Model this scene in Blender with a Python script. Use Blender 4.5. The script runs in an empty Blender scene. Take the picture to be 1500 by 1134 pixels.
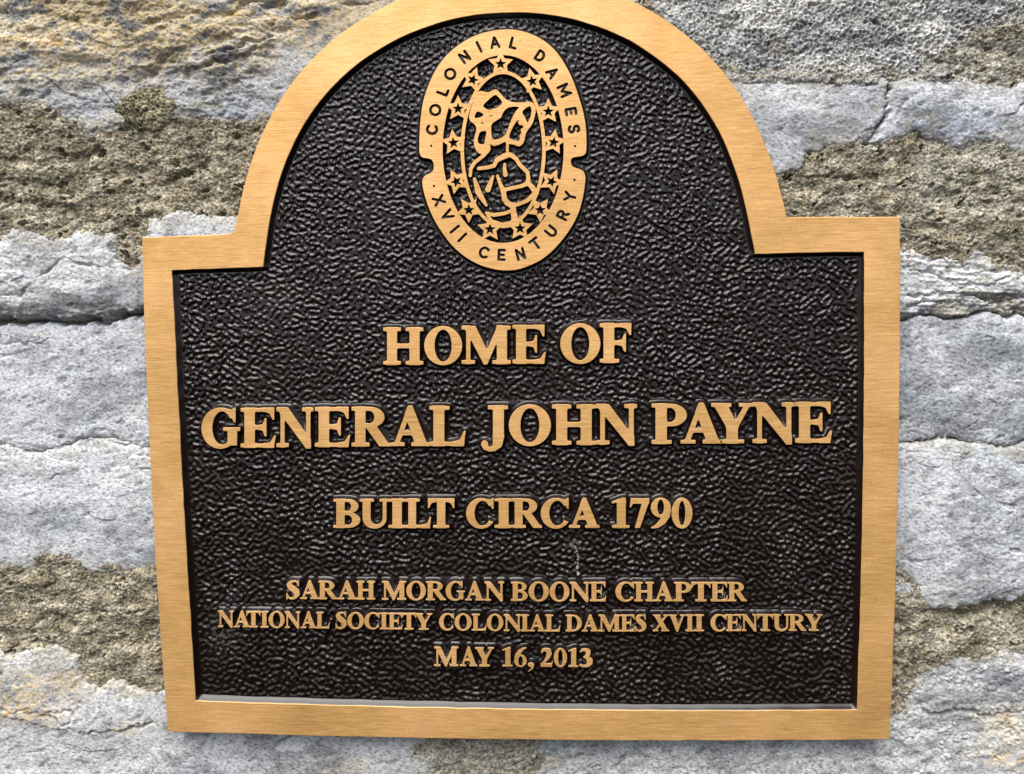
import bpy, math, random
import numpy as np
from mathutils import Matrix, Vector
from mathutils.geometry import delaunay_2d_cdt

random.seed(7)
scene = bpy.context.scene

# ------------------------------------------------------------------ camera
F_PX, CX, CY = 1150.0, 750.0, 567.0          # focal length and centre in photograph pixels
CAM_EUL = (-0.0760528, 0.0572937, -0.0145176)   # R = Rx Ry Rz in the plaque's own frame
CAM_POS = (0.0178561, 0.1718594, 0.3188150)     # metres, plaque frame (x right, y up, z out of the face)
BASE_Z = 1.40                                # height of the plaque's lower edge above the ground

def rot_cam():
    a, b, c = CAM_EUL
    return Matrix.Rotation(a, 3, 'X') @ Matrix.Rotation(b, 3, 'Y') @ Matrix.Rotation(c, 3, 'Z')

# plaque frame -> world: x = x, z = y, y = -z (the wall faces -Y)
TO_WORLD = Matrix(((1, 0, 0), (0, 0, -1), (0, 1, 0)))
cam_data = bpy.data.cameras.new('camera')
cam = bpy.data.objects.new('camera', cam_data)
scene.collection.objects.link(cam)
m = (TO_WORLD @ rot_cam()).to_4x4()
m.translation = TO_WORLD @ Vector(CAM_POS) + Vector((0, 0, BASE_Z))
cam.matrix_world = m
cam_data.sensor_width = 36.0
cam_data.lens = F_PX / 1500.0 * 36.0
cam_data.clip_start = 0.01
cam_data.clip_end = 200.0
scene.camera = cam

# ------------------------------------------------------------------ light
SUN_ELEV, SUN_AZ = 60.0, 24.0                # azimuth: degrees to the left of straight out from the wall
world = bpy.data.worlds.new('World')
scene.world = world
world.use_nodes = True
wn = world.node_tree
bg = wn.nodes['Background']
sky = wn.nodes.new('ShaderNodeTexSky')
sky.sky_type = 'NISHITA'
sky.sun_disc = False
sky.sun_elevation = math.radians(SUN_ELEV)
sky.sun_rotation = math.radians(180.0 + SUN_AZ)
sky.air_density = 0.8
sky.dust_density = 2.0
sky.ozone_density = 0.6
grey = wn.nodes.new('ShaderNodeHueSaturation')      # thin overcast: the sky's blue is mostly washed out
grey.inputs['Saturation'].default_value = 0.5
wn.links.new(sky.outputs[0], grey.inputs['Color'])
wn.links.new(grey.outputs[0], bg.inputs[0])
bg.inputs[1].default_value = 0.06
sun_d = bpy.data.lights.new('sun', 'SUN')
sun_d.energy = 1.5
sun_d.angle = math.radians(58)
sun_d.color = (1.0, 0.97, 0.93)
sun = bpy.data.objects.new('sun', sun_d)
scene.collection.objects.link(sun)
el, az = math.radians(SUN_ELEV), math.radians(SUN_AZ)
to_sun = Vector((-math.sin(az) * math.cos(el), -math.cos(az) * math.cos(el), math.sin(el)))
sun.rotation_euler = to_sun.to_track_quat('Z', 'Y').to_euler()
scene.view_settings.view_transform = 'Standard'
scene.view_settings.look = 'None'
scene.view_settings.gamma = 1.0
scene.view_settings.exposure = 1.8

# ------------------------------------------------------------------ geometry helpers
R3 = np.array(rot_cam())
C3 = np.array(CAM_POS)

def at(u, v, z=0.0):
    """the point of the plane z (plaque frame) that shows at photograph pixel (u, v): used once, to read sizes"""
    u = np.asarray(u, float); v = np.asarray(v, float)
    d = np.stack([(u - CX) / F_PX, -(v - CY) / F_PX, -np.ones_like(u)], -1) @ R3.T
    t = (z - C3[2]) / d[..., 2]
    return C3[0] + d[..., 0] * t, C3[1] + d[..., 1] * t

PX = 0.00028                                  # metres per pixel on the plaque's face

def world_pts(x, y, z):
    return np.stack([x, -z, y + BASE_Z], -1)

def mesh_from(name, co, faces, mats, mat_idx=None, smooth=True, parent=None, attrs=None):
    me = bpy.data.meshes.new(name)
    co = np.asarray(co, np.float32)
    faces = np.asarray(faces, np.int32)
    nf, k = faces.shape
    me.vertices.add(len(co)); me.vertices.foreach_set('co', co.ravel())
    me.loops.add(nf * k); me.loops.foreach_set('vertex_index', faces.ravel())
    me.polygons.add(nf)
    me.polygons.foreach_set('loop_start', np.arange(0, nf * k, k, dtype=np.int32))
    for mt in mats:
        me.materials.append(mt)
    if mat_idx is not None:
        me.polygons.foreach_set('material_index', np.asarray(mat_idx, np.int32))
    sm = np.full(nf, smooth) if isinstance(smooth, bool) else np.asarray(smooth)
    me.polygons.foreach_set('use_smooth', sm.astype(bool))
    if attrs:
        for an, arr in attrs.items():
            a = me.attributes.new(an, 'FLOAT_COLOR', 'POINT')
            rgba = np.ones((len(co), 4), np.float32); rgba[:, :3] = arr
            a.data.foreach_set('color', rgba.ravel())
    me.update(calc_edges=True)
    o = bpy.data.objects.new(name, me)
    scene.collection.objects.link(o)
    if parent is not None:
        o.parent = parent
    return o

def empty(name, label, cat, loc, kind=None):
    o = bpy.data.objects.new(name, None)
    scene.collection.objects.link(o)
    o.location = loc
    o.empty_display_size = 0.02
    o['label'] = label; o['category'] = cat
    if kind: o['kind'] = kind
    bpy.context.view_layer.update()
    return o

def keep(child, parent):
    child.parent = parent
    child.matrix_parent_inverse = parent.matrix_world.inverted()

# ------------------------------------------------------------------ 2-D distance fields
def d_poly(X, Y, pts):
    pts = np.asarray(pts, float)
    n = len(pts)
    best = np.full(X.shape, 1e18)
    inside = np.zeros(X.shape, bool)
    for i in range(n):
        ax, ay = pts[i]; bx, by = pts[(i + 1) % n]
        ex, ey = bx - ax, by - ay
        L = ex * ex + ey * ey + 1e-12
        t = np.clip(((X - ax) * ex + (Y - ay) * ey) / L, 0, 1)
        dx = X - ax - t * ex; dy = Y - ay - t * ey
        best = np.minimum(best, dx * dx + dy * dy)
        if ay != by:
            c = ((ay > Y) != (by > Y)) & (X < ex * (Y - ay) / ey + ax)
            inside ^= c
    d = np.sqrt(best)
    return np.where(inside, -d, d)

def d_rect(X, Y, x0, y0, x1, y1):
    cx, cy, hx, hy = (x0 + x1) / 2, (y0 + y1) / 2, abs(x1 - x0) / 2, abs(y1 - y0) / 2
    qx = np.abs(X - cx) - hx; qy = np.abs(Y - cy) - hy
    return np.hypot(np.maximum(qx, 0), np.maximum(qy, 0)) + np.minimum(np.maximum(qx, qy), 0)

def d_ell(X, Y, cx, cy, rx, ry):
    px = X - cx; py = Y - cy
    k0 = np.sqrt((px / rx) ** 2 + (py / ry) ** 2)
    k1 = np.sqrt((px / rx ** 2) ** 2 + (py / ry ** 2) ** 2) + 1e-9
    return np.where(k0 < 1e-6, -min(rx, ry), k0 * (k0 - 1) / k1)

def d_path(X, Y, pts, r=None):
    """polyline of round strokes; pts (x, y) with one radius, or (x, y, radius)"""
    best = np.full(X.shape, 1e9)
    for i in range(len(pts) - 1):
        a, b = pts[i], pts[i + 1]
        ra = a[2] if r is None else r; rb = b[2] if r is None else r
        ex, ey = b[0] - a[0], b[1] - a[1]
        L = ex * ex + ey * ey + 1e-12
        t = np.clip(((X - a[0]) * ex + (Y - a[1]) * ey) / L, 0, 1)
        best = np.minimum(best, np.hypot(X - a[0] - t * ex, Y - a[1] - t * ey) - (ra + (rb - ra) * t))
    if len(pts) == 1:
        a = pts[0]; best = np.hypot(X - a[0], Y - a[1]) - (a[2] if r is None else r)
    return best

def U(*a):
    o = a[0]
    for b in a[1:]: o = np.minimum(o, b)
    return o

def SU(k, *a):
    o = a[0]
    for b in a[1:]:
        h = np.clip(0.5 + 0.5 * (b - o) / k, 0, 1)
        o = b + (o - b) * h - k * h * (1 - h)
    return o

def SUB(a, b): return np.maximum(a, -b)

# ------------------------------------------------------------------ roman capitals, 676 units high
GB = dict(A=(9, 689), B=(16, 619), C=(49, 680), D=(14, 690), E=(16, 641), F=(16, 583), G=(37, 755), H=(21, 759),
          I=(20, 370), J=(3, 479), L=(19, 638), M=(14, 921), N=(16, 701), O=(35, 743), P=(16, 600), R=(26, 715),
          S=(35, 513), T=(31, 636), U=(16, 701), V=(16, 701), X=(16, 699), Y=(15, 699))
GB.update({'0': (24, 476), '1': (65, 442), '2': (17, 478), '3': (16, 468), '6': (28, 475), '7': (17, 477),
           '9': (26, 473), ',': (39, 195)})
K = 34

def glyph(ch, X, Y):
    r = lambda *a: d_rect(X, Y, *a)
    p = lambda *a: d_poly(X, Y, a)
    e = lambda *a: d_ell(X, Y, *a)
    c = lambda *a: d_path(X, Y, a)
    T = 62
    if ch == 'I':
        return SU(K, r(102, 0, 288, 676), r(20, 0, 370, T), r(20, 676 - T, 370, 676))
    if ch == 'H':
        return SU(K, r(92, 0, 275, 676), r(505, 0, 690, 676), r(21, 0, 346, T), r(434, 0, 759, T),
                  r(21, 676 - T, 346, 676), r(434, 676 - T, 759, 676), r(200, 300, 600, 382))
    if ch in 'EF':
        s = -45 if ch == 'F' else 0
        g = SU(K, r(82, 0, 268, 676), r(16, 614, 600 + s, 676),
               p((612 + s, 676), (612 + s, 478), (582 + s, 478), (530 + s, 580), (440 + s, 630), (400, 676)),
               r(200, 308, 400, 378), p((475, 500), (475, 190), (444, 190), (405, 290), (330, 312), (330, 375), (405, 396), (444, 500)))
        if ch == 'E':
            return SU(K, g, r(16, 0, 600, 64), p((641, 200), (604, 0), (430, 0), (440, 58), (540, 90), (610, 200)))
        return SU(K, g, r(16, 0, 356, T))
    if ch == 'L':
        return SU(K, r(88, 0, 274, 676), r(19, 614, 362, 676), r(19, 0, 600, 64),
                  p((638, 250), (604, 0), (400, 0), (420, 58), (540, 110), (606, 250)))
    if ch == 'T':
        return SU(K, r(240, 0, 428, 676), r(150, 0, 518, T), r(40, 610, 627, 676),
                  p((31, 462), (60, 462), (112, 570), (200, 618), (200, 676), (40, 676)),
                  p((636, 462), (607, 462), (555, 570), (467, 618), (467, 676), (627, 676)))
    if ch == 'N':
        return SU(K, r(92, 0, 168, 620), r(16, 0, 246, T), p((40, 676), (238, 676), (650, 120), (650, -18), (560, -18), (95, 570)),
                  r(566, -18, 646, 676), r(490, 614, 701, 676), r(16, 614, 190, 676))
    if ch == 'M':
        return SU(K, r(100, 0, 176, 620), r(14, 0, 262, T), p((50, 676), (272, 676), (520, 170), (472, -5), (420, -5), (105, 590)),
                  p((425, -5), (490, -5), (740, 560), (740, 676), (672, 676), (455, 190)), r(664, 0, 850, 676),
                  r(580, 0, 921, T), r(680, 614, 921, 676), r(14, 614, 160, 676))
    if ch == 'A':
        return SU(K * .8, p((312, 690), (392, 690), (650, 30), (438, 30), (262, 540)), p((300, 650), (345, 540), (160, 30), (70, 30)),
                  r(170, 186, 460, 262), r(9, 0, 256, 60), r(372, 0, 689, 60))
    if ch == 'V':
        return SU(K * .8, p((58, 650), (280, 650), (444, 220), (398, -18), (325, -18)), p((325, -18), (400, -18), (648, 650), (558, 650), (370, 140)),
                  r(16, 616, 348, 676), r(470, 616, 701, 676))
    if ch == 'X':
        return SU(K * .8, p((60, 640), (290, 640), (660, 36), (425, 36)), p((78, 36), (176, 36), (628, 640), (528, 640)),
                  r(16, 616, 352, 676), r(452, 616, 690, 676), r(16, 0, 256, 60), r(360, 0, 699, 60))
    if ch == 'Y':
        return SU(K * .8, p((55, 640), (282, 640), (450, 310), (370, 220), (262, 270)), p((560, 640), (650, 640), (448, 255), (360, 290)),
                  r(262, 0, 450, 310), r(15, 616, 342, 676), r(468, 616, 699, 676), r(160, 0, 552, T))
    if ch == 'U':
        bowl = np.maximum(SUB(e(366, 222, 281, 241), e(415, 250, 143, 172)), Y - 235)
        return SU(K * .7, U(bowl, r(85, 225, 272, 676), r(558, 225, 646, 676)), r(16, 614, 352, 676), r(484, 614, 701, 676))
    if ch == 'O':
        return SUB(e(389, 336, 354, 355), e(389, 336, 160, 290))
    if ch in 'CG':
        rx = 336 if ch == 'C' else 348
        g = SUB(e(49 + rx if ch == 'C' else 37 + rx, 336, rx, 355), e(418, 340, 180, 288))
        beak = p((668, 691), (668, 440), (638, 440), (575, 560), (470, 618), (470, 680), (590, 650), (640, 691))
        if ch == 'C':
            g = SUB(g, p((430, 470), (560, 500), (800, 600), (820, 90), (680, 130), (600, 160), (430, 250)))
            return SU(14, g, beak)
        g = SUB(g, p((430, 470), (560, 500), (800, 600), (800, -90), (700, -60), (690, 300), (430, 310)))
        return SU(14, g, beak, r(520, 38, 695, 330), r(438, 290, 755, 350))
    if ch == 'B':
        body = U(e(330, 505, 248, 171), r(150, 334, 330, 676), e(335, 182, 284, 182), r(150, 0, 335, 360))
        hole = U(e(325, 505, 88, 106), r(262, 399, 325, 611), e(325, 184, 112, 118), r(262, 66, 325, 302))
        return SU(18, SUB(np.maximum(body, 150 - X), hole), r(82, 0, 268, 676), r(16, 614, 250, 676), r(16, 0, 250, T))
    if ch == 'D':
        body = U(e(330, 338, 360, 338), r(150, 0, 330, 676)); hole = U(e(322, 338, 176, 272), r(270, 66, 322, 610))
        return SU(18, SUB(np.maximum(body, 150 - X), hole), r(84, 0, 272, 676), r(14, 614, 250, 676), r(14, 0, 250, T))
    if ch in 'PR':
        if ch == 'P':
            body = U(e(340, 486, 260, 190), r(150, 296, 340, 676)); hole = U(e(325, 488, 92, 120), r(266, 368, 325, 608))
            return SU(18, SUB(np.maximum(body, 150 - X), hole), r(80, 0, 268, 676), r(16, 614, 250, 676), r(16, 0, 348, T))
        body = U(e(350, 500, 258, 176), r(150, 324, 350, 676)); hole = U(e(335, 502, 95, 108), r(270, 394, 335, 610))
        return SU(18, SUB(np.maximum(body, 150 - X), hole), r(88, 0, 272, 676), r(26, 614, 250, 676), r(26, 0, 345, T),
                  p((275, 350), (455, 365), (672, 62), (715, 56), (715, 0), (520, 0), (275, 330)))
    if ch == 'S':
        return SU(12, c((438, 600, 22), (365, 652, 34), (262, 652, 40), (170, 605, 64), (145, 530, 92), (195, 440, 108),
                        (290, 365, 112), (378, 285, 112), (405, 180, 100), (365, 85, 66), (280, 24, 42), (190, 20, 38), (105, 90, 30)),
                  p((478, 692), (478, 462), (448, 462), (395, 590), (430, 640), (452, 692)),
                  p((45, -19), (45, 225), (76, 225), (150, 80), (105, 25), (75, -19)))
    if ch == 'J':
        return SU(20, r(222, 120, 410, 676), r(135, 614, 479, 676),
                  c((316, 150, 94), (302, 30, 84), (245, -50, 50), (160, -72, 34), (95, -30, 50), (80, 20, 62)))
    if ch == '0':
        return SUB(e(250, 338, 226, 352), e(250, 338, 72, 280))
    if ch == '1':
        return SU(20, r(172, 0, 362, 640), p((65, 556), (65, 604), (290, 690), (362, 690), (362, 560), (180, 590)), r(70, 0, 442, 58))
    if ch == '2':
        return SU(14, c((62, 520, 30), (120, 612, 52), (215, 622, 66), (320, 585, 92), (340, 480, 100), (290, 350, 74), (190, 210, 48), (80, 80, 34)),
                  r(25, 0, 435, 128), p((478, 215), (440, 0), (320, 0), (330, 125), (410, 140), (448, 215)))
    if ch == '3':
        return SU(14, c((55, 560, 26), (115, 628, 50), (210, 635, 58), (295, 590, 82), (300, 490, 78), (230, 400, 46), (170, 362, 28)),
                  c((170, 362, 28), (280, 340, 70), (350, 255, 98), (350, 160, 98), (290, 66, 68), (200, 30, 42), (110, 45, 46), (66, 70, 50)))
    if ch == '7':
        return SU(16, r(50, 556, 477, 676), p((17, 470), (50, 470), (95, 556), (140, 600), (140, 676), (50, 676)), p((330, 640), (477, 676), (477, 596), (262, -2), (140, -2)))
    if ch in '69':
        if ch == '9':
            X, Y = 501 - X, 675 - Y
        g = SUB(d_ell(X, Y, 252, 212, 223, 226), d_ell(X, Y, 256, 200, 74, 172))
        return U(g, SUB(d_path(X, Y, [(112, 250, 80), (135, 390, 84), (215, 530, 72), (330, 632, 46), (456, 674, 14)]), d_ell(X, Y, 256, 200, 74, 172)))
    if ch == ',':
        return U(e(118, 78, 80, 82), c((160, 50, 38), (152, -50, 26), (60, -165, 12)))
    raise ValueError(ch)

# ------------------------------------------------------------------ contour -> solid relief
def contours(S, u0, v0, h, level):
    """closed contour loops of grid S at level; the grid must be > level all round"""
    A = S - level
    A = np.where(np.abs(A) < 1e-7, 1e-7, A)
    neg = A < 0
    idx = neg[:-1, :-1] * 1 + neg[:-1, 1:] * 2 + neg[1:, 1:] * 4 + neg[1:, :-1] * 8
    jj, ii = np.nonzero((idx > 0) & (idx < 15))
    nxt = {}
    pos = {}
    def pt(k):
        if k in pos: return pos[k]
        kind, j, i = k
        if kind == 0:
            a, b = A[j, i], A[j, i + 1]; t = a / (a - b); q = (u0 + (i + t) * h, v0 + j * h)
        else:
            a, b = A[j, i], A[j + 1, i]; t = a / (a - b); q = (u0 + i * h, v0 + (j + t) * h)
        pos[k] = q
        return q
    for j, i in zip(jj.tolist(), ii.tolist()):
        c = int(idx[j, i])
        top, right, bot, left = (0, j, i), (1, j, i + 1), (0, j + 1, i), (1, j, i)
        tab = {1: [(left, top)], 2: [(top, right)], 3: [(left, right)], 4: [(right, bot)], 5: [(left, top), (right, bot)],
               6: [(top, bot)], 7: [(left, bot)], 8: [(bot, left)], 9: [(bot, top)], 10: [(top, right), (bot, left)],
               11: [(bot, right)], 12: [(right, left)], 13: [(right, top)], 14: [(top, left)]}[c]
        for a, b in tab: nxt[a] = b
    loops = []
    while nxt:
        s, t = next(iter(nxt.items()))
        loop = [s]; del nxt[s]
        while t != s and t in nxt:
            loop.append(t); t = nxt.pop(t)
        if len(loop) > 4: loops.append([pt(k) for k in loop])
    return loops

def simplify(loop, tol):
    P = np.array(loop)
    n = len(P)
    if n < 8: return P
    a = 0; b = int(np.argmax(((P - P[0]) ** 2).sum(1)))
    keep_ = {a, b}
    stack = [(a, b), (b, n)]
    while stack:
        i, j = stack.pop()
        if j - i < 2: continue
        A_ = P[i]; B_ = P[j % n]
        e = B_ - A_; L = math.hypot(*e) + 1e-9
        q = P[i + 1:j] - A_
        d = np.abs(q[:, 0] * e[1] - q[:, 1] * e[0]) / L
        k = int(np.argmax(d))
        if d[k] > tol:
            k += i + 1; keep_.add(k); stack += [(i, k), (k, j)]
    return P[sorted(keep_)]

def relief(name, sdf, box, h, zt, zb, draft, mats, parent, tol=0.05, bevel=0.35):
    """solid raised from depth zb (metres) to zt: flat top where sdf < -bevel, rounded arris, wall drafted by `draft` px"""
    u0, v0, u1, v1 = box
    pad = draft + 3
    us = np.arange(u0 - pad, u1 + pad, h); vs = np.arange(v0 - pad, v1 + pad, h)
    Xg, Yg = np.meshgrid(us, vs)
    S = sdf(Xg, Yg)
    lv = [(-bevel, zt), (0.0, zt - 0.00006)] + [(draft * a, zt + (zb - zt) * b) for a, b in ((.22, .40), (.5, .72), (.78, .93), (1.0, 1.0))]
    co, zz, ed, lvl = [], [], [], []
    for li, (L, z) in enumerate(lv):
        for lp in contours(S, us[0], vs[0], h, L):
            P = simplify(lp, tol * (1 if li < 2 else 2.5))
            if len(P) < 3: continue
            n0 = len(co)
            for q in P:
                co.append(Vector(q)); zz.append(z); lvl.append(li)
            ed += [(n0 + i, n0 + (i + 1) % len(P)) for i in range(len(P))]
    if not co: return None
    vo, eo, fo, vmap, _, _ = delaunay_2d_cdt(co, ed, [], 0, 1e-5)
    vo = np.array([(q[0], q[1]) for q in vo])
    zo = np.full(len(vo), np.nan)
    for k, src in enumerate(vmap):
        if src: zo[k] = zz[src[0]]
    def samp(P):
        fx = np.clip((P[:, 0] - us[0]) / h, 0, len(us) - 1.001); fy = np.clip((P[:, 1] - vs[0]) / h, 0, len(vs) - 1.001)
        i = fx.astype(int); j = fy.astype(int); a = fx - i; b = fy - j
        return (S[j, i] * (1 - a) + S[j, i + 1] * a) * (1 - b) + (S[j + 1, i] * (1 - a) + S[j + 1, i + 1] * a) * b
    Lz = [l[0] for l in lv]; Zz = [l[1] for l in lv]
    bad = np.isnan(zo)
    if bad.any(): zo[bad] = np.interp(samp(vo[bad]), Lz, Zz)
    F = np.array([f for f in fo if len(f) == 3])
    cen = vo[F].mean(1)
    sc = samp(cen)
    F = F[sc < draft]; cen = cen[sc < draft]; sc = sc[sc < draft]
    top = sc < 0.02
    x, y = at(vo[:, 0], vo[:, 1], 0.0)
    W = world_pts(x, y, zo)
    # orient outwards (towards -Y)
    nrm = np.cross(W[F[:, 1]] - W[F[:, 0]], W[F[:, 2]] - W[F[:, 0]])
    flip = nrm[:, 1] > 0
    F[flip] = F[flip][:, ::-1]
    o = mesh_from(name, W, F, mats, np.where(top, 0, 1), smooth=~top)
    if parent is not None: keep(o, parent)
    return o

# ------------------------------------------------------------------ materials
def new_mat(name):
    mt = bpy.data.materials.new(name); mt.use_nodes = True
    return mt, mt.node_tree, mt.node_tree.nodes['Principled BSDF']

def N(nt, typ, **kw):
    n = nt.nodes.new(typ)
    for k, v in kw.items():
        if k in n.inputs: n.inputs[k].default_value = v
        else: setattr(n, k, v)
    return n

def ramp(nt, stops):
    r = nt.nodes.new('ShaderNodeValToRGB')
    el_ = r.color_ramp.elements
    while len(el_) < len(stops): el_.new(0.5)
    for e_, (p_, c_) in zip(el_, stops):
        e_.position = p_
        e_.color = (*c_, 1) if len(c_) == 3 else c_
    return r

def bronze_material():
    mt, nt, bs = new_mat('brushed_bronze')
    geo = N(nt, 'ShaderNodeNewGeometry')
    def streak(sx, sz, detail, rough=0.6):
        mp = N(nt, 'ShaderNodeMapping'); mp.inputs['Scale'].default_value = (sx, sx, sz)
        mp.inputs['Rotation'].default_value = (0, math.radians(0.6), 0)
        nt.links.new(geo.outputs['Position'], mp.inputs['Vector'])
        n = N(nt, 'ShaderNodeTexNoise', Scale=1.0, Detail=detail, Roughness=rough)
        nt.links.new(mp.outputs[0], n.inputs['Vector'])
        return n
    fine = streak(160, 3800, 2); wide = streak(60, 1500, 3); cloud = streak(22, 30, 3); speck = streak(800, 1100, 2)
    r1 = ramp(nt, [(0.34, (0.53, 0.275, 0.080)), (0.5, (0.70, 0.400, 0.137)), (0.66, (0.87, 0.545, 0.225))])
    mixv = N(nt, 'ShaderNodeMath', operation='ADD'); mixv.use_clamp = True
    a = N(nt, 'ShaderNodeMath', operation='MULTIPLY'); a.inputs[1].default_value = 0.55
    b = N(nt, 'ShaderNodeMath', operation='MULTIPLY'); b.inputs[1].default_value = 0.45
    nt.links.new(fine.outputs['Fac'], a.inputs[0]); nt.links.new(wide.outputs['Fac'], b.inputs[0])
    nt.links.new(a.outputs[0], mixv.inputs[0]); nt.links.new(b.outputs[0], mixv.inputs[1])
    nt.links.new(mixv.outputs[0], r1.inputs[0])
    # pinkish cloudy tarnish
    mx = N(nt, 'ShaderNodeMix', data_type='RGBA')
    rr = ramp(nt, [(0.45, (0, 0, 0)), (0.75, (0.35, 0.35, 0.35))])
    nt.links.new(cloud.outputs['Fac'], rr.inputs[0])
    nt.links.new(rr.outputs[0], mx.inputs[0])
    nt.links.new(r1.outputs[0], mx.inputs[6]); mx.inputs[7].default_value = (0.80, 0.44, 0.25, 1)
    cl = ramp(nt, [(0.3, (.80, .78, .77)), (0.7, (1.10, 1.10, 1.12))])
    nt.links.new(cloud.outputs['Fac'], cl.inputs[0])
    mc_ = N(nt, 'ShaderNodeMix', data_type='RGBA', blend_type='MULTIPLY'); mc_.inputs[0].default_value = 1.0
    sk = ramp(nt, [(0.35, (.97, .90, .98)), (0.5, (1, 1, 1)), (0.65, (1.02, 1.07, .86))])
    nt.links.new(speck.outputs['Fac'], sk.inputs[0])
    ms = N(nt, 'ShaderNodeMix', data_type='RGBA', blend_type='MULTIPLY'); ms.inputs[0].default_value = 1.0
    nt.links.new(mx.outputs[2], mc_.inputs[6]); nt.links.new(cl.outputs[0], mc_.inputs[7])
    nt.links.new(mc_.outputs[2], ms.inputs[6]); nt.links.new(sk.outputs[0], ms.inputs[7]); mx = ms
    # rare dark pin spots
    vor = N(nt, 'ShaderNodeTexVoronoi', Scale=95.0)
    nt.links.new(geo.outputs['Position'], vor.inputs['Vector'])
    rs = ramp(nt, [(0.02, (0.35, 0.35, 0.35)), (0.035, (1, 1, 1))])
    nt.links.new(vor.outputs['Distance'], rs.inputs[0])
    mm = N(nt, 'ShaderNodeMix', data_type='RGBA', blend_type='MULTIPLY'); mm.inputs[0].default_value = 0.6
    nt.links.new(mx.outputs[2], mm.inputs[6]); nt.links.new(rs.outputs[0], mm.inputs[7])
    nt.links.new(mm.outputs[2], bs.inputs['Base Color'])
    bs.inputs['Metallic'].default_value = 0.5
    rg = N(nt, 'ShaderNodeMapRange'); rg.inputs['To Min'].default_value = 0.42; rg.inputs['To Max'].default_value = 0.66
    nt.links.new(wide.outputs['Fac'], rg.inputs[0]); nt.links.new(rg.outputs[0], bs.inputs['Roughness'])
    bp = N(nt, 'ShaderNodeBump', Strength=0.35, Distance=0.00006)
    nt.links.new(fine.outputs['Fac'], bp.inputs['Height']); nt.links.new(bp.outputs[0], bs.inputs['Normal'])
    return mt

def paint_material(name, dusty=False):
    mt, nt, bs = new_mat(name)
    geo = N(nt, 'ShaderNodeNewGeometry')
    n = N(nt, 'ShaderNodeTexNoise', Scale=60.0, Detail=4.0)
    nt.links.new(geo.outputs['Position'], n.inputs['Vector'])
    r = ramp(nt, [(0.3, (0.0070, 0.0036, 0.0025)), (0.7, (0.0110, 0.0062, 0.0046))])
    nt.links.new(n.outputs['Fac'], r.inputs[0]); src = r.outputs[0]
    if dusty:
        at_ = N(nt, 'ShaderNodeAttribute'); at_.attribute_name = 'dust'
        mx = N(nt, 'ShaderNodeMix', data_type='RGBA'); mx.inputs[7].default_value = (0.34, 0.33, 0.30, 1)
        nt.links.new(at_.outputs['Fac'], mx.inputs[0]); nt.links.new(src, mx.inputs[6]); src = mx.outputs[2]
    nt.links.new(src, bs.inputs['Base Color'])
    bs.inputs['Roughness'].default_value = 0.19
    bs.inputs['Specular IOR Level'].default_value = 0.44
    f = N(nt, 'ShaderNodeTexNoise', Scale=2200.0, Detail=2.0)
    nt.links.new(geo.outputs['Position'], f.inputs['Vector'])
    bp = N(nt, 'ShaderNodeBump', Strength=0.3, Distance=0.00008)
    nt.links.new(f.outputs['Fac'], bp.inputs['Height']); nt.links.new(bp.outputs[0], bs.inputs['Normal'])
    return mt

def rock_material(name, f_scale, stops, bump, rough=0.85, cells=None, squash=(1, 1, 1)):
    """per-vertex rock colour (procedurally computed) times fine grain; cells = (scale, low, high) adds sand grains"""
    mt, nt, bs = new_mat(name)
    at_ = N(nt, 'ShaderNodeAttribute'); at_.attribute_name = 'rock_colour'
    geo = N(nt, 'ShaderNodeNewGeometry')
    mp = N(nt, 'ShaderNodeMapping'); mp.inputs['Scale'].default_value = squash
    mp.inputs['Rotation'].default_value = (0, math.radians(-9), 0)
    nt.links.new(geo.outputs['Position'], mp.inputs['Vector'])
    n = N(nt, 'ShaderNodeTexNoise', Scale=f_scale, Detail=5.0, Roughness=0.75)
    nt.links.new(mp.outputs[0], n.inputs['Vector'])
    r = ramp(nt, [(p_, (v_,) * 3) for p_, v_ in stops])
    nt.links.new(n.outputs['Fac'], r.inputs[0])
    mm = N(nt, 'ShaderNodeMix', data_type='RGBA', blend_type='MULTIPLY'); mm.inputs[0].default_value = 1.0
    nt.links.new(at_.outputs['Color'], mm.inputs[6]); nt.links.new(r.outputs[0], mm.inputs[7])
    out = mm.outputs[2]; height = n.outputs['Fac']
    if cells:
        v = N(nt, 'ShaderNodeTexVoronoi', Scale=cells[0]); v.inputs['Randomness'].default_value = 1.0
        nt.links.new(geo.outputs['Position'], v.inputs['Vector'])
        sp = N(nt, 'ShaderNodeSeparateColor'); nt.links.new(v.outputs['Color'], sp.inputs[0])
        rc = ramp(nt, [(0.0, (cells[1] * .9, cells[1] * .95, cells[1])), (0.35, (.82, .80, .76)), (0.8, (1.05, 1.0, .93)), (1.0, (cells[2], cells[2] * .97, cells[2] * .9))])
        nt.links.new(sp.outputs[0], rc.inputs[0])
        m2 = N(nt, 'ShaderNodeMix', data_type='RGBA', blend_type='MULTIPLY'); m2.inputs[0].default_value = 1.0
        nt.links.new(out, m2.inputs[6]); nt.links.new(rc.outputs[0], m2.inputs[7]); out = m2.outputs[2]
        sb = N(nt, 'ShaderNodeMath', operation='SUBTRACT')
        nt.links.new(n.outputs['Fac'], sb.inputs[0]); nt.links.new(v.outputs['Distance'], sb.inputs[1]); height = sb.outputs[0]
    nt.links.new(out, bs.inputs['Base Color'])
    bs.inputs['Roughness'].default_value = rough
    bs.inputs['Specular IOR Level'].default_value = 0.25
    bp = N(nt, 'ShaderNodeBump', Strength=0.8, Distance=bump)
    nt.links.new(height, bp.inputs['Height']); nt.links.new(bp.outputs[0], bs.inputs['Normal'])
    return mt

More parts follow.
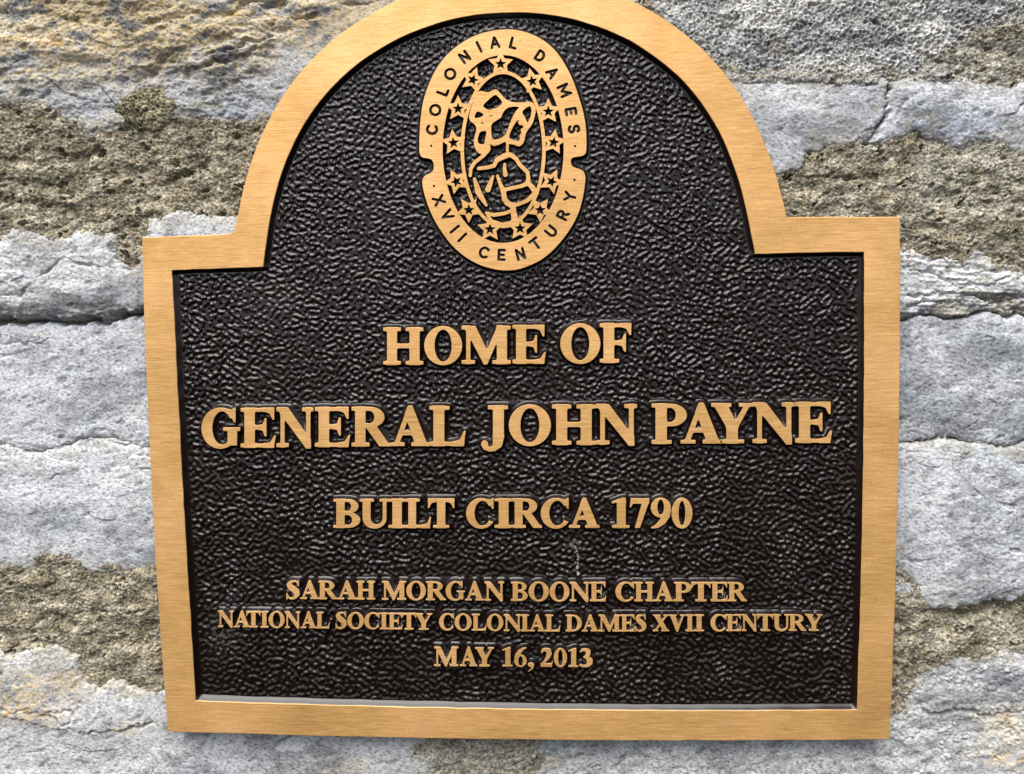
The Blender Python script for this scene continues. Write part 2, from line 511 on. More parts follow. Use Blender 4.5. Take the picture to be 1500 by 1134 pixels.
BRONZE = bronze_material()
PAINT = paint_material('dark_bronze_paint')
PANEL = paint_material('dark_panel_paint', True)
STONE = rock_material('limestone', 1250.0, [(0.35, 0.22), (0.44, 0.82), (0.54, 1.06), (0.68, 1.24)], 0.0003, squash=(.6, 1, 1))
MORTAR = rock_material('lime_mortar', 1400.0, [(0.32, 0.62), (0.5, 1.0), (0.7, 1.25)], 0.0006, 0.95, cells=(950.0, .42, 1.5))
CEMENT = rock_material('grey_cement', 1000.0, [(0.36, 0.30), (0.45, 0.9), (0.7, 1.3)], 0.0007, 0.95, cells=(800.0, .72, 1.2))

# ------------------------------------------------------------------ noise fields on a uniform pixel grid
def make_noise(nv, nu, pitch, seed, lmin, lmax, beta=1.0, stretch=1.0, angle=0.0):
    """band-limited noise, wavelengths lmin..lmax px, spectrum ~ wavelength^beta, stretched along `angle` degrees"""
    rng = np.random.default_rng(seed)
    ky = np.fft.fftfreq(nv, pitch)[:, None]; kx = np.fft.rfftfreq(nu, pitch)[None, :]
    a = math.radians(angle)
    k1 = (kx * math.cos(a) - ky * math.sin(a)) * stretch; k2 = kx * math.sin(a) + ky * math.cos(a)
    k = np.hypot(k1, k2); k[0, 0] = 1
    amp = np.where((k > 1 / lmax) & (k < 1 / lmin), k ** -beta, 0) * np.exp(-(k * lmin) ** 4 * .2)
    w = rng.standard_normal((nv, nu))
    f = np.fft.irfft2(np.fft.rfft2(w) * amp, s=(nv, nu))
    return (f / f.std()).astype(np.float32)

def sstep(a, b, x):
    t = np.clip((x - a) / (b - a), 0, 1)
    return t * t * (3 - 2 * t)

# ------------------------------------------------------------------ plaque outline
OUT_ARC = [(342.5, 338), (344.7, 335), (347.3, 321.7), (351, 306), (356, 277.6), (362.3, 253), (371, 228), (382.4, 200), (396, 170),
           (416, 138), (448, 98), (500, 46), (550, 17), (586, 0), (921.5, 0), (952, 14), (980, 33), (1012, 57), (1040, 84), (1070, 118),
           (1096, 158), (1116, 200), (1128, 230), (1136, 252), (1143, 280), (1150, 306), (1152.5, 317.6)]
IN_ARC = [(387.3, 389.8), (388.4, 367.5), (389.7, 346.4), (393.2, 323.5), (399.4, 298.8), (407.3, 270.5), (415.2, 247.6), (425.8, 224.7),
          (436.7, 200), (450, 176), (476, 140), (500, 112), (530, 88), (560, 67), (600, 49.5), (640, 35), (680, 25.5), (720, 20.5),
          (760, 19.5), (800, 21.5), (840, 28), (893, 44), (930, 62), (960, 84), (990, 108), (1014, 134), (1036, 164), (1055, 200),
          (1070, 230), (1080, 258), (1090, 288), (1097, 318), (1102, 350), (1105, 371.5)]

def smooth_arc(pts, n, deg):
    """least-squares polar curve through the measured arch points"""
    P = np.array(pts); c = np.array((748.0, 330.0))
    th = np.arctan2(c[1] - P[:, 1], P[:, 0] - c[0]); r = np.hypot(*(P - c).T)
    th = np.where(th < -2.5, th + 2 * np.pi, th)
    x = (th - np.pi / 2) / 1.8
    co = np.polynomial.chebyshev.chebfit(x, r, deg)
    t = np.linspace(th[0], th[-1], n)
    rr = np.polynomial.chebyshev.chebval((t - np.pi / 2) / 1.8, co)
    return [(c[0] + q * math.cos(s), c[1] - q * math.sin(s)) for q, s in zip(rr, t)]

def edge(pts, n):
    """smooth edge through 2-4 measured points (end points kept)"""
    P = np.array(pts, float); d = np.abs(P[-1] - P[0]); ax = int(np.argmax(d))
    co = np.polyfit(P[:, ax], P[:, 1 - ax], len(P) - 1 if len(P) < 4 else 2)
    t = np.linspace(P[0, ax], P[-1, ax], n); s = np.polyval(co, t)
    return [(a, b) if ax == 0 else (b, a) for a, b in zip(t, s)]

oa = smooth_arc(OUT_ARC, 90, 7)
ia = smooth_arc(IN_ARC, 90, 7)
OUTER = (edge([(245.8, 1072), (223.4, 742), (207.8, 348.3)], 12)[:-1] + edge([(207.8, 348.3), (270, 345.6), (333, 342.9)], 5)
         + [(339, 341.2)] + oa + edge([(1152.8, 317.7), (1235, 317.6), (1318.8, 318)], 5)[:-1]
         + edge([(1318.8, 318), (1318.2, 540), (1315, 742), (1303.5, 1083.2)], 12)[:-1]
         + edge([(1303.5, 1083.2), (960, 1085.6), (803, 1084.2), (500, 1078.2), (245.8, 1072)], 12)[:-1])
INNER = (edge([(286.8, 1026.5), (269.5, 742), (252.2, 396.4)], 12)[:-1] + edge([(252.2, 396.4), (320, 393.6), (386.0, 391.2)], 4)
         + ia + edge([(1105.6, 372.2), (1186, 370.4), (1266, 369.2)], 4)[:-1]
         + edge([(1266, 369.2), (1265.6, 540), (1263.7, 742), (1255.3, 1039.3)], 12)[:-1]
         + edge([(1255.3, 1039.3), (966.7, 1040.8), (803, 1039.1), (500, 1032.9), (286.8, 1026.5)], 12)[:-1])
OUTER = np.array(OUTER); INNER = np.array(INNER)
FIELD_Z = -0.0022                            # depth of the textured ground below the polished faces

plaque = empty('memorial_plaque', 'round-topped bronze plaque with raised lettering and oval seal on stone wall',
               'plaque', tuple(world_pts(np.array(at(755, 1078, 0)[0]), np.array(0.0), np.array(-0.010)).tolist()))

def densify(P, step):
    out = []
    for i in range(len(P)):
        a, b = P[i], P[(i + 1) % len(P)]
        n = max(1, int(np.hypot(*(b - a)) / step))
        for k in range(n): out.append(a + (b - a) * k / n)
    return np.array(out)

def offset_loop(P, d):
    """positive = outwards for this clockwise-on-screen loop"""
    n = len(P)
    a = P - np.roll(P, 1, 0); b = np.roll(P, -1, 0) - P
    a /= np.linalg.norm(a, axis=1)[:, None] + 1e-9; b /= np.linalg.norm(b, axis=1)[:, None] + 1e-9
    na = np.stack([a[:, 1], -a[:, 0]], 1); nb = np.stack([b[:, 1], -b[:, 0]], 1)
    m_ = na + nb; L = (m_ ** 2).sum(1)[:, None]
    return P + d * m_ * 2 / np.maximum(L, 0.6)

def build_frame():
    O = OUTER; I = INNER
    # small casting unevenness
    rg = np.random.default_rng(5)
    O = densify(O, 7.0); I = densify(I, 7.0)
    def jig(P, a):
        w = rg.standard_normal(len(P)); w = (w + np.roll(w, 1) + np.roll(w, 2)) / 3
        return P + a * np.stack([w, np.roll(w, 5)], 1)
    O = jig(O, .35); I = jig(I, .35)
    rings_o = [(offset_loop(O, -0.9), 0.0), (offset_loop(O, 0.0), -0.00022), (offset_loop(O, 0.5), -0.0012), (offset_loop(O, 1.6), -0.0100)]
    rings_i = [(offset_loop(I, 0.7), 0.0), (offset_loop(I, 0.0), -0.00015), (offset_loop(I, -1.5), -0.0010), (offset_loop(I, -3.4), -0.0016), (offset_loop(I, -4.8), -0.00205), (offset_loop(I, -6.2), -0.0023)]
    co, zz, faces, mi, sm = [], [], [], [], []
    def ring(P, z):
        n0 = len(co)
        for q in P: co.append(tuple(q)); zz.append(z)
        return n0, len(P)
    so = [ring(P, z) for P, z in rings_o]; si = [ring(P, z) for P, z in rings_i]
    for rings, dark_from in ((so, 2), (si, 1)):
        for k in range(len(rings) - 1):
            a0, n = rings[k]; b0, _ = rings[k + 1]
            for i in range(n):
                j = (i + 1) % n
                faces += [(a0 + i, a0 + j, b0 + j), (a0 + i, b0 + j, b0 + i)]
                mi += [1 if k >= dark_from else 0] * 2; sm += [k >= 1] * 2
    no, ni = so[0][1], si[0][1]
    pts = [Vector(co[i]) for i in range(no)] + [Vector(co[si[0][0] + i]) for i in range(ni)]
    ed = [(i, (i + 1) % no) for i in range(no)] + [(no + i, no + (i + 1) % ni) for i in range(ni)]
    vo, eo, fo, vmap, _, _ = delaunay_2d_cdt(pts, ed, [], 0, 1e-6)
    back = [(v[0] if v[0] < no else si[0][0] + v[0] - no) for v in vmap]
    F = np.array(fo); V2 = np.array([(q[0], q[1]) for q in vo]); cen = V2[F].mean(1)
    ins = (d_poly(cen[:, 0], cen[:, 1], rings_o[0][0]) < 0) & (d_poly(cen[:, 0], cen[:, 1], rings_i[0][0]) > 0)
    for f in F[ins]:
        faces.append(tuple(back[k] for k in f)); mi.append(0); sm.append(False)
    co = np.array(co); x, y = at(co[:, 0], co[:, 1]); W = world_pts(x, y, np.array(zz))
    F = np.array(faces)
    return mesh_from('frame', W, F, [BRONZE, PAINT], mi, smooth=np.array(sm))
frame = build_frame()
keep(frame, plaque)

# ------------------------------------------------------------------ lettering
LINES = [
    # (cap top at x0, cap top at x1, base at x0, base at x1, x0, x1, letters)
    ('HOME OF', (480.2, 474.2, 534.3, 531.4, 590, 900),
     [('H', 561.3, 620.1), ('O', 621.4, 676.9), ('M', 676.1, 748.3), ('E', 750.8, 799.7), ('O', 820.8, 879.4), ('F', 878.6, 926)]),
    ('GENERAL JOHN PAYNE', (598.6, 589.6, 656.0, 648.6, 330, 1190),
     [('G', 295, 351.8), ('E', 352.4, 404), ('N', 404.8, 459), ('E', 461.2, 513), ('R', 515, 572), ('A', 572, 629.2), ('L', 628.9, 682.2),
      ('J', 703.4, 744), ('O', 745.4, 807), ('H', 808.7, 872.8), ('N', 872.6, 933.3), ('P', 954.6, 1006.2), ('A', 997, 1057.5),
      ('Y', 1042, 1103.2), ('N', 1102.5, 1164.2), ('E', 1164.8, 1219.3)]),
    ('BUILT CIRCA 1790', (731.4, 730.2, 773.5, 773.6, 500, 1000),
     [('B', 488.2, 527.8), ('U', 526.8, 569.5), ('I', 568.8, 594.6), ('L', 594, 631.5), ('T', 626.7, 665.7), ('C', 682.8, 723.8),
      ('I', 724.4, 751.2), ('R', 750, 793.7), ('C', 792.2, 833.8), ('A', 833.4, 878.4), ('1', 896.3, 922.1), ('7', 922.3, 950.8),
      ('9', 953.4, 982.9), ('0', 983.7, 1014.4)]),
    ('SARAH MORGAN BOONE CHAPTER', (850.9, 852.9, 877.8, 881.2, 430, 820),
     [('S', 418.8, 439.5), ('A', 439.3, 467.6), ('R', 465.8, 494.4), ('A', 493.6, 522.8), ('H', 521.8, 549.6), ('M', 559, 595.2),
      ('O', 595, 624), ('R', 623.6, 653.4), ('G', 652.6, 681.2), ('A', 681, 709), ('N', 709.6, 738.6), ('B', 748.2, 773.3),
      ('O', 774.1, 804.3), ('O', 804.9, 834.3), ('N', 834.3, 864), ('E', 863.9, 888.3), ('C', 901.3, 929.6), ('H', 929, 958.3),
      ('A', 958, 986.8), ('P', 987.2, 1013.4), ('T', 1012.6, 1041), ('E', 1040.8, 1066.5), ('R', 1065.6, 1094.4)]),
    ('NATIONAL SOCIETY COLONIAL DAMES XVII CENTURY', (895.0, 900.8, 919.0, 925.4, 330, 790),
     [('N', 319, 342.4), ('A', 342, 366.5), ('T', 360.5, 381.8), ('I', 381, 393.4), ('O', 393.2, 417), ('N', 416.8, 440), ('A', 440, 463.5),
      ('L', 462.6, 483.2), ('S', 491, 508.4), ('O', 508.4, 533.2), ('C', 533.4, 556.6), ('I', 556, 568.6), ('E', 568.4, 590), ('T', 588, 610),
      ('Y', 607.5, 633.6), ('C', 643, 665.6), ('O', 665.8, 691), ('L', 690.8, 713), ('O', 712.8, 737.5), ('N', 737.6, 763.5), ('I', 762.4, 775.2),
      ('A', 775, 798.8), ('L', 798.4, 821), ('D', 828.2, 852.6), ('A', 852, 877), ('M', 876.6, 909.4), ('E', 909, 930.5), ('S', 930, 947.4),
      ('X', 956.2, 980.5), ('V', 979.8, 1004), ('I', 1004, 1017), ('I', 1017, 1031.4), ('C', 1040.6, 1064.8), ('E', 1063.6, 1086.5),
      ('N', 1086, 1109.6), ('T', 1109.2, 1133), ('U', 1132, 1156.8), ('R', 1155.2, 1181.4), ('Y', 1179.4, 1205.4)]),
    ('MAY 16, 2013', (947.8, 950.4, 976.2, 977.6, 650, 860),
     [('M', 635.6, 671.6), ('A', 673.4, 699.4), ('Y', 695.6, 723.8), ('1', 735.6, 751.2), ('6', 753, 771.8), (',', 773, 782.4),
      ('2', 791.5, 810), ('0', 811, 830.8), ('1', 832.3, 847.4), ('3', 848.6, 869.3)]),
]
letter_boxes = []     # for flattening the textured ground round the letters
for text, (t0, t1, b0, b1, xa, xb), chars in LINES:
    for ch, x0, x1 in chars:
        xm = (x0 + x1) / 2; k = (xm - xa) / (xb - xa)
        if text.startswith('SARAH') or text.startswith('NATIONAL'): k = min(max(k, 0), 1)
        top = t0 + (t1 - t0) * k; base = b0 + (b1 - b0) * k
        if text.startswith('NATIONAL') and xm > 900: top -= (xm - 900) * .003; base -= (xm - 900) * .003
        g0, g1 = GB[ch]
        sx = (x1 - x0) / (g1 - g0); sy = (base - top) / 676
        sc = (sx + sy) / 2
        fat = -0.12 if sy < 0.05 else 0.05
        def sdf(Xp, Yp, ch=ch, x0=x0, base=base, g0=g0, sx=sx, sy=sy, sc=sc, fat=fat):
            return glyph(ch, (Xp - x0) / sx + g0, (base - Yp) / sy) * sc - fat
        hi = top - 2; lo = base + (8 if ch in 'J,' else 2) + (-top + base) * (.14 if ch in 'J,' else 0)
        hh = 0.9 if sy > 0.07 else (0.75 if sy > 0.055 else 0.5)
        o = relief('letter' if ch.isalpha() else ('comma' if ch == ',' else 'numeral'), sdf, (x0 - 1, hi, x1 + 1, lo), hh, 0.0, FIELD_Z - 0.0001,
                   5.6 if sy > 0.055 else 5.0, [BRONZE, PAINT], plaque, tol=0.05, bevel=0.3)
        letter_boxes.append((x0, hi, x1, lo, sdf))

# ------------------------------------------------------------------ oval seal
SEAL_OUT = [(740, 43.2), (719, 45.6), (695.2, 52.7), (676.2, 63), (658.7, 76.5), (646, 90.8), (635, 108.3), (625.4, 130.5), (619.2, 152),
            (616, 175), (614.4, 198.7), (614.2, 218), (615, 226), (619, 230.8), (626, 232), (632, 234), (635.2, 240.6), (634.6, 249), (630, 254),
            (622.2, 258), (618.7, 264.4), (619.8, 277), (625.4, 297), (635, 320), (647.6, 340.8), (663.5, 361), (682.5, 377), (703, 388.3),
            (723.8, 394.3), (740, 396.3), (757, 395.1), (776.5, 388.8), (795.6, 378.7), (814.6, 362), (832, 340.4), (844.8, 318.4), (852.7, 294.6),
            (857.2, 268), (857, 256.5), (853, 249.6), (842, 245.6), (837.4, 242), (836.4, 235), (840, 230.8), (851, 229), (857, 226), (859, 218),
            (858.6, 191), (855, 167), (848, 142), (839, 116.8), (826, 91.5), (811.4, 71.9), (794, 57.8), (774.9, 48.7), (757, 44.2)]

def catmull(P, n=5):
    P = np.array(P); out = []
    N_ = len(P)
    for i in range(N_):
        a, b, c, d = P[i - 1], P[i], P[(i + 1) % N_], P[(i + 2) % N_]
        for k in range(n):
            t = k / n
            out.append(0.5 * ((2 * b) + (-a + c) * t + (2 * a - 5 * b + 4 * c - d) * t * t + (-a + 3 * b - 3 * c + d) * t ** 3))
    return np.array(out)
SEAL_OUT = catmull(SEAL_OUT, 4)

# incised sans capitals as strokes in a box 0..w, 0..1 (y up)
def arc(cx, cy, rx, ry, a0, a1, n=12):
    return [(cx + rx * math.cos(math.radians(a0 + (a1 - a0) * k / n)), cy + ry * math.sin(math.radians(a0 + (a1 - a0) * k / n))) for k in range(n + 1)]
SANS = {
    'C': [arc(.5, .5, .42, .44, 45, 315)], 'O': [arc(.5, .5, .43, .44, 0, 360, 20)], 'L': [[(.25, .93), (.25, .07), (.85, .07)]],
    'N': [[(.16, .05), (.16, .95), (.84, .05), (.84, .95)]], 'I': [[(.5, .04), (.5, .96)]],
    'A': [[(.12, .05), (.5, .95), (.88, .05)], [(.25, .33), (.75, .33)]], 'D': [[(.18, .07), (.18, .93), (.45, .93)] + arc(.45, .5, .4, .43, 90, -90) + [(.18, .07)]],
    'M': [[(.05, .05), (.05, .95), (.5, .25), (.95, .95), (.95, .05)]], 'E': [[(.85, .93), (.2, .93), (.2, .07), (.85, .07)], [(.2, .5), (.75, .5)]],
    'S': [arc(.5, .71, .32, .23, 30, 270, 10) + arc(.5, .27, .34, .23, 90, -150, 10)], 'X': [[(.12, .05), (.88, .95)], [(.12, .95), (.88, .05)]],
    'V': [[(.12, .95), (.5, .05), (.88, .95)]], 'T': [[(.08, .92), (.92, .92)], [(.5, .92), (.5, .04)]],
    'U': [[(.14, .95), (.14, .4)] + arc(.5, .4, .36, .34, 180, 360) + [(.86, .95)]],
    'R': [[(.18, .04), (.18, .93), (.5, .93)] + arc(.5, .69, .3, .24, 90, -90) + [(.18, .45)], [(.5, .45), (.85, .04)]],
    'Y': [[(.1, .95), (.5, .48), (.9, .95)], [(.5, .48), (.5, .04)]],
}
SEAL_TEXT = [('C', 632.9, 189.7, -85), ('O', 637.6, 161.4, -78), ('L', 648.4, 134.6, -68), ('O', 659.5, 108.6, -52), ('N', 680.6, 83.6, -35),
             ('I', 701.8, 68.8, -26), ('A', 724.9, 62.3, -8), ('L', 752.0, 63.2, 14), ('D', 791.2, 82.3, 34), ('A', 809.4, 106.6, 55), ('M', 826.7, 132.6, 66),
             ('E', 836.4, 163.4, 80), ('S', 841, 189.2, 86), ('X', 643, 293.8, 68), ('V', 655.3, 315.4, 62), ('I', 666.2, 335.9, 50), ('I', 677.2, 348, 45),
             ('C', 709.8, 370.2, 18), ('E', 734.6, 373.6, 2), ('N', 762.4, 372.4, -15), ('T', 784.6, 357.2, -37), ('U', 807.6, 339.2, -51),
             ('R', 824.3, 315.2, -64), ('Y', 835, 288.2, -79)]
SEAL_DOTS = [(631.7, 213.8), (842.4, 214.2), (635.7, 272.7), (841.6, 263.7)]
S_H, S_R = 17.0, 2.0

def sans_paths(ch, cx, cy, rot):
    w = {'M': 1.0, 'I': .5, 'O': 1.02, 'C': .95, 'L': .78, 'E': .78, 'S': .8}.get(ch, .88)
    a = math.radians(rot); out = []
    for st in SANS[ch]:
        P = []
        for x, y in st:
            dx = (x - .5) * w * S_H * 0.95; dy = (y - .5) * S_H * 0.95
            # rotate clockwise by rot; screen y is down
            P.append((cx + dx * math.cos(a) + dy * math.sin(a), cy - (dy * math.cos(a) - dx * math.sin(a))))
        out.append(P)
    return out

def sans_sdf(Xp, Yp, ch, cx, cy, rot):
    return U(*[d_path(Xp, Yp, P, S_R) for P in sans_paths(ch, cx, cy, rot)])

seal = empty('oval_seal', '', '', (0, 0, 0))
del seal['label']; del seal['category']
seal.location = Vector(tuple(world_pts(*[np.array(q) for q in (*at(737, 219), FIELD_Z)])))
bpy.context.view_layer.update()
keep(seal, plaque)
bpy.context.view_layer.update()

def rim_sdf(Xp, Yp):
    s = SUB(d_poly(Xp, Yp, SEAL_OUT), d_ell(Xp, Yp, 737, 218.5, 88.6, 137.6))
    cut = np.full(Xp.shape, 50.0)
    for ch, cx, cy, rot in SEAL_TEXT:
        mk = (np.abs(Xp - cx) < 15) & (np.abs(Yp - cy) < 15)
        cut[mk] = np.minimum(cut[mk], sans_sdf(Xp[mk], Yp[mk], ch, cx, cy, rot))
    for cx, cy in SEAL_DOTS:
        cut = np.minimum(cut, np.hypot(Xp - cx, Yp - cy) - 1.7)
    return SUB(s, cut)
relief('seal_rim', rim_sdf, (613, 42, 861, 398), 0.5, 0.0, FIELD_Z - .0001, 4.6, [BRONZE, PAINT], seal, tol=0.05, bevel=0.25)
# dark floors of the incised letters (a shallow cut, not right through)
for ch, cx, cy, rot in SEAL_TEXT:
    relief('inset_letter', lambda Xp, Yp, a=(ch, cx, cy, rot): sans_sdf(Xp, Yp, *a) - 0.6, (cx - 12, cy - 12, cx + 12, cy + 12), 0.7,
           -0.0012, -0.0016, .6, [PAINT, PAINT], seal, tol=0.12, bevel=0.3)

def ring_sdf(Xp, Yp):
    return SUB(d_ell(Xp, Yp, 737, 219, 62.6, 115.4), d_ell(Xp, Yp, 737, 219, 57.2, 110.2))
relief('inner_ring', ring_sdf, (672, 102, 802, 336), 0.6, 0.00002, FIELD_Z - .0001, 2.6, [BRONZE, PAINT], seal, tol=0.05, bevel=0.25)

STARS = [(733.3, 93.2, 0), (692.7, 116.6, 18), (779.6, 118.6, -12), (671, 158.9, 0), (803.2, 163, 0), (664.3, 208.8, -6), (811, 208.2, 8),
         (668.5, 265.7, -25), (808, 265.7, 25), (686.8, 307.3, 36), (791.4, 307.3, 36), (717.8, 335.5, 0), (761.8, 334.2, 0)]
def star_pts(cx, cy, R, r, rot):
    return [(cx + q * math.sin(math.radians(rot + 36 * k)), cy - q * math.cos(math.radians(rot + 36 * k))) for k, q in ((k, R if k % 2 == 0 else r) for k in range(10))]
for cx, cy, rot in STARS:
    small = 0 if abs(rot) > 30 else rot
    def sdf(Xp, Yp, a=cx, b=cy, rot=rot, small=small):
        return SUB(d_poly(Xp, Yp, star_pts(a, b, 19.6, 9.6, rot)), d_poly(Xp, Yp, star_pts(a, b + .6, 8.8, 3.7, small)))
    relief('star', sdf, (cx - 20, cy - 20, cx + 20, cy + 20), 0.5, 0.00004, FIELD_Z - .0001, 2.2, [BRONZE, PAINT], seal, tol=0.06, bevel=0.2)

def Z1(*p): return [(660 + x / 7.0875, 60 + y / 7.0875) + tuple(q / 7.0875 for q in r) for x, y, *r in p]
def Z2(*p): return [(660 + x / 7.0875, 210 + y / 7.0875) + tuple(q / 7.0875 for q in r) for x, y, *r in p]
def chaikin(P, n=2):
    P = np.array(P, float)[:, :2]
    for _ in range(n):
        Q = np.roll(P, -1, 0)
        P = np.stack([.78 * P + .22 * Q, .22 * P + .78 * Q], 1).reshape(-1, 2)
    return P
def portrait_sdf(Xp, Yp):
    P = lambda pts: d_poly(Xp, Yp, chaikin(pts))
    L = lambda pts: d_path(Xp, Yp, pts)
    body = P(Z1((300, 515), (395, 540), (440, 510), (478, 503), (520, 550), (570, 610), (650, 642), (750, 640), (850, 628), (888, 705),
                (870, 800), (845, 870), (780, 950), (765, 1040), (740, 1080), (710, 1096), (650, 1074), (605, 1068), (575, 1040), (500, 1078),
                (440, 1092), (405, 1060), (410, 1134), (370, 1180), (290, 1170), (250, 1110), (240, 1040), (275, 905), (250, 862), (205, 835),
                (190, 790), (215, 690), (245, 605), (260, 560)))
    holes = [Z1((330, 665), (462, 547), (500, 580), (547, 640), (500, 690), (400, 725), (345, 695)),
             Z1((530, 770), (560, 715), (605, 685), (665, 678), (725, 685), (670, 740), (625, 840), (585, 950), (550, 1000), (450, 1037), (425, 1000), (418, 930), (420, 860), (480, 822), (528, 790)),
             Z1((735, 740), (770, 700), (830, 668), (845, 720), (835, 790), (797, 865), (775, 800)),
             Z1((688, 822), (715, 825), (700, 850), (725, 880), (740, 865), (768, 900), (728, 915), (740, 960), (718, 975), (722, 1045), (640, 1030), (598, 1000), (640, 900)),
             Z1((272, 718), (355, 762), (325, 792), (235, 812)), Z1((388, 795), (410, 768), (448, 772), (445, 782), (412, 786)),
             Z1((308, 842), (330, 838), (352, 872), (330, 868)), Z1((300, 938), (382, 928), (362, 1010), (355, 1080), (290, 1072), (275, 1030))]
    s = body
    for hpts in holes: s = SUB(s, P(hpts) + .15)
    lines = [Z2((380, 0, 19), (395, 60, 18), (340, 130, 17), (250, 200, 17), (210, 265, 17), (204, 335, 15)),
             Z1((590, 1040, 12), (590, 1180, 13)),
             Z2((292, 262, 17), (380, 252, 17), (450, 235, 18), (480, 175, 22), (560, 132, 28), (620, 118, 22), (680, 160, 20), (720, 225, 19), (800, 302, 18), (808, 370, 19), (800, 418, 20), (735, 445, 18), (580, 478, 17), (545, 490, 20)),
             Z2((488, 340, 14), (515, 420, 18), (548, 500, 24), (560, 580, 26), (615, 640, 22), (650, 665, 24), (655, 800, 22)),
             Z2((580, 625, 17), (690, 638, 17), (790, 600, 17), (860, 540, 24), (890, 500, 26)),
             Z2((800, 400, 18), (850, 460, 26), (890, 520, 22)),
             Z2((650, 650, 16), (665, 720, 17), (690, 800, 18)),
             Z2((372, 722, 13), (450, 745, 17), (560, 728, 16), (640, 700, 15)),
             Z2((385, 750, 12), (430, 810, 16), (540, 848, 20), (670, 820, 24)),
             Z2((562, 218, 13), (560, 270, 16), (570, 325, 24)), Z2((440, 345, 12), (412, 420, 22), (388, 480, 28)),
             Z2((248, 370, 14), (270, 440, 24), (285, 500, 30), (320, 560, 26), (372, 645, 11))]
    s = SU(2.2, s, *[L(l) for l in lines])
    s = SUB(s, P(Z2((588, 505), (680, 480), (765, 465), (825, 495), (830, 525), (770, 590), (690, 617), (590, 598))))
    return s - .3
relief('portrait_figures', portrait_sdf, (680, 120, 800, 332), 0.4, 0.00001, FIELD_Z - .0001, 2.0, [BRONZE, PAINT], seal, tol=0.05, bevel=0.2)

# ------------------------------------------------------------------ textured ground of the plaque
def build_field():
    h = 1.38
    us = np.arange(236, 1284, h); vs = np.arange(4, 1060, h)
    Xp, Yp = np.meshgrid(us, vs)
    nv, nu = Xp.shape
    pick = make_noise(nv, nu, h, 16, 16, 60, 0.3)
    wa = sstep(-.5, .5, pick)
    pat = .75 * make_noise(nv, nu, h, 11, 7.3, 10.4, 0.0) + .8 * wa * make_noise(nv, nu, h, 14, 7.3, 10.2, 0.0, 1.9, 40) + .8 * (1 - wa) * make_noise(nv, nu, h, 15, 7.3, 10.2, 0.0, 1.9, -42)
    rag = make_noise(nv, nu, h, 12, 5, 9, 0.0)
    low = make_noise(nv, nu, h, 13, 60, 400, 1.0)
    worm = np.tanh(2.1 * (pat + 0.25 * rag - 0.15)) * 0.55 + 0.05 * rag
    s = -d_poly(Xp, Yp, INNER)                     # > 0 inside
    near = s.copy() - 1.5
    for x0, y0, x1, y1, f in letter_boxes:
        i0, i1 = np.searchsorted(us, (x0 - 14, x1 + 14)); j0, j1 = np.searchsorted(vs, (y0 - 14, y1 + 14))
        d = f(Xp[j0:j1, i0:i1], Yp[j0:j1, i0:i1])
        near[j0:j1, i0:i1] = np.minimum(near[j0:j1, i0:i1], d)
    i0, i1 = np.searchsorted(us, (598, 876)); j0, j1 = np.searchsorted(vs, (28, 412))
    sub = (slice(j0, j1), slice(i0, i1))
    d = d_poly(Xp[sub], Yp[sub], SEAL_OUT)
    hole = d_ell(Xp[sub], Yp[sub], 737, 219, 86, 135)
    d = np.where(hole < 0, 7.2, d)
    near[sub] = np.minimum(near[sub], d)
    amp = sstep(4.2, 8.5, near)
    lip = np.exp(-((near - 6.0) / 1.3) ** 2)
    z = FIELD_Z + 0.00056 * worm * amp * (1 + .16 * low) + 0.00012 * lip + 0.00005 * low
    # small chip left by a scraped drip mark
    x, y = at(Xp, Yp)
    W = world_pts(x, y, z).reshape(-1, 3)
    idx = np.arange(nv * nu).reshape(nv, nu)
    F = np.stack([idx[:-1, :-1], idx[1:, :-1], idx[1:, 1:], idx[:-1, 1:]], -1).reshape(-1, 4)
    ok = (s.ravel()[F].min(1) > -7)
    F = F[ok]
    used = np.zeros(len(W), bool); used[F] = True
    mp = np.cumsum(used) - 1
    # pale drip and two dull scuffs on the paint
    dust = .9 * sstep(2.4, .6, d_path(Xp, Yp, [(841, 800), (846, 812), (847, 826), (845, 838), (848, 846)], 0.0) + 1.3 * np.abs(rag))
    for cx, cy, rx, ry, k in ((398, 440, 34, 26, .10), (322, 925, 16, 30, .16), (840, 800, 10, 6, .3)):
        dust = dust + k * np.exp(-((Xp - cx) / rx) ** 2 - ((Yp - cy) / ry) ** 2) * sstep(-.6, 1.2, rag + pat)
    dust = dust + .02 * sstep(.5, 2.5, low) * sstep(0, 1.5, -pat)
    dc = np.repeat(np.clip(dust, 0, 1)[..., None], 3, -1).reshape(-1, 3)
    o = mesh_from('pebbled_panel', W[used], mp[F], [PANEL], smooth=True, attrs={'dust': dc[used]})
    return o
field = build_field()
keep(field, plaque)

# ------------------------------------------------------------------ stone wall
WALL_Z = -0.0125
GP = 1.5
U0, V0, U1, V1 = -870.0, -620.0, 2370.0, 1780.0
gu = np.arange(U0, U1, GP); gv = np.arange(V0, V1, GP)
NU, NV = len(gu), len(gv)
GX, GY = np.meshgrid(gu, gv)
nz = lambda seed, a, b, beta=1.0, st=1.0, ang=0.0: make_noise(NV, NU, GP, seed, a, b, beta, st, ang)
warp_x = 5.0 * nz(21, 40, 300) + 1.6 * nz(22, 8, 40)
warp_y = 2.6 * nz(23, 40, 300) + 1.3 * nz(24, 7, 40)
n_big = nz(31, 120, 900, 1.4, 2.2, -5)
n_mid = nz(32, 18, 140, 1.3, 2.0, -8)
n_fine = nz(33, 4.2, 30, 0.9, 1.6, 18)
n_grain = nz(34, 3.2, 9, 0.2)
n_sand = nz(35, 4.5, 14, 0.4)
n_lump = nz(36, 12, 60, 1.0, 1.5, 10)
n_pit = nz(37, 8, 30, 0.5, 2.4, 20)
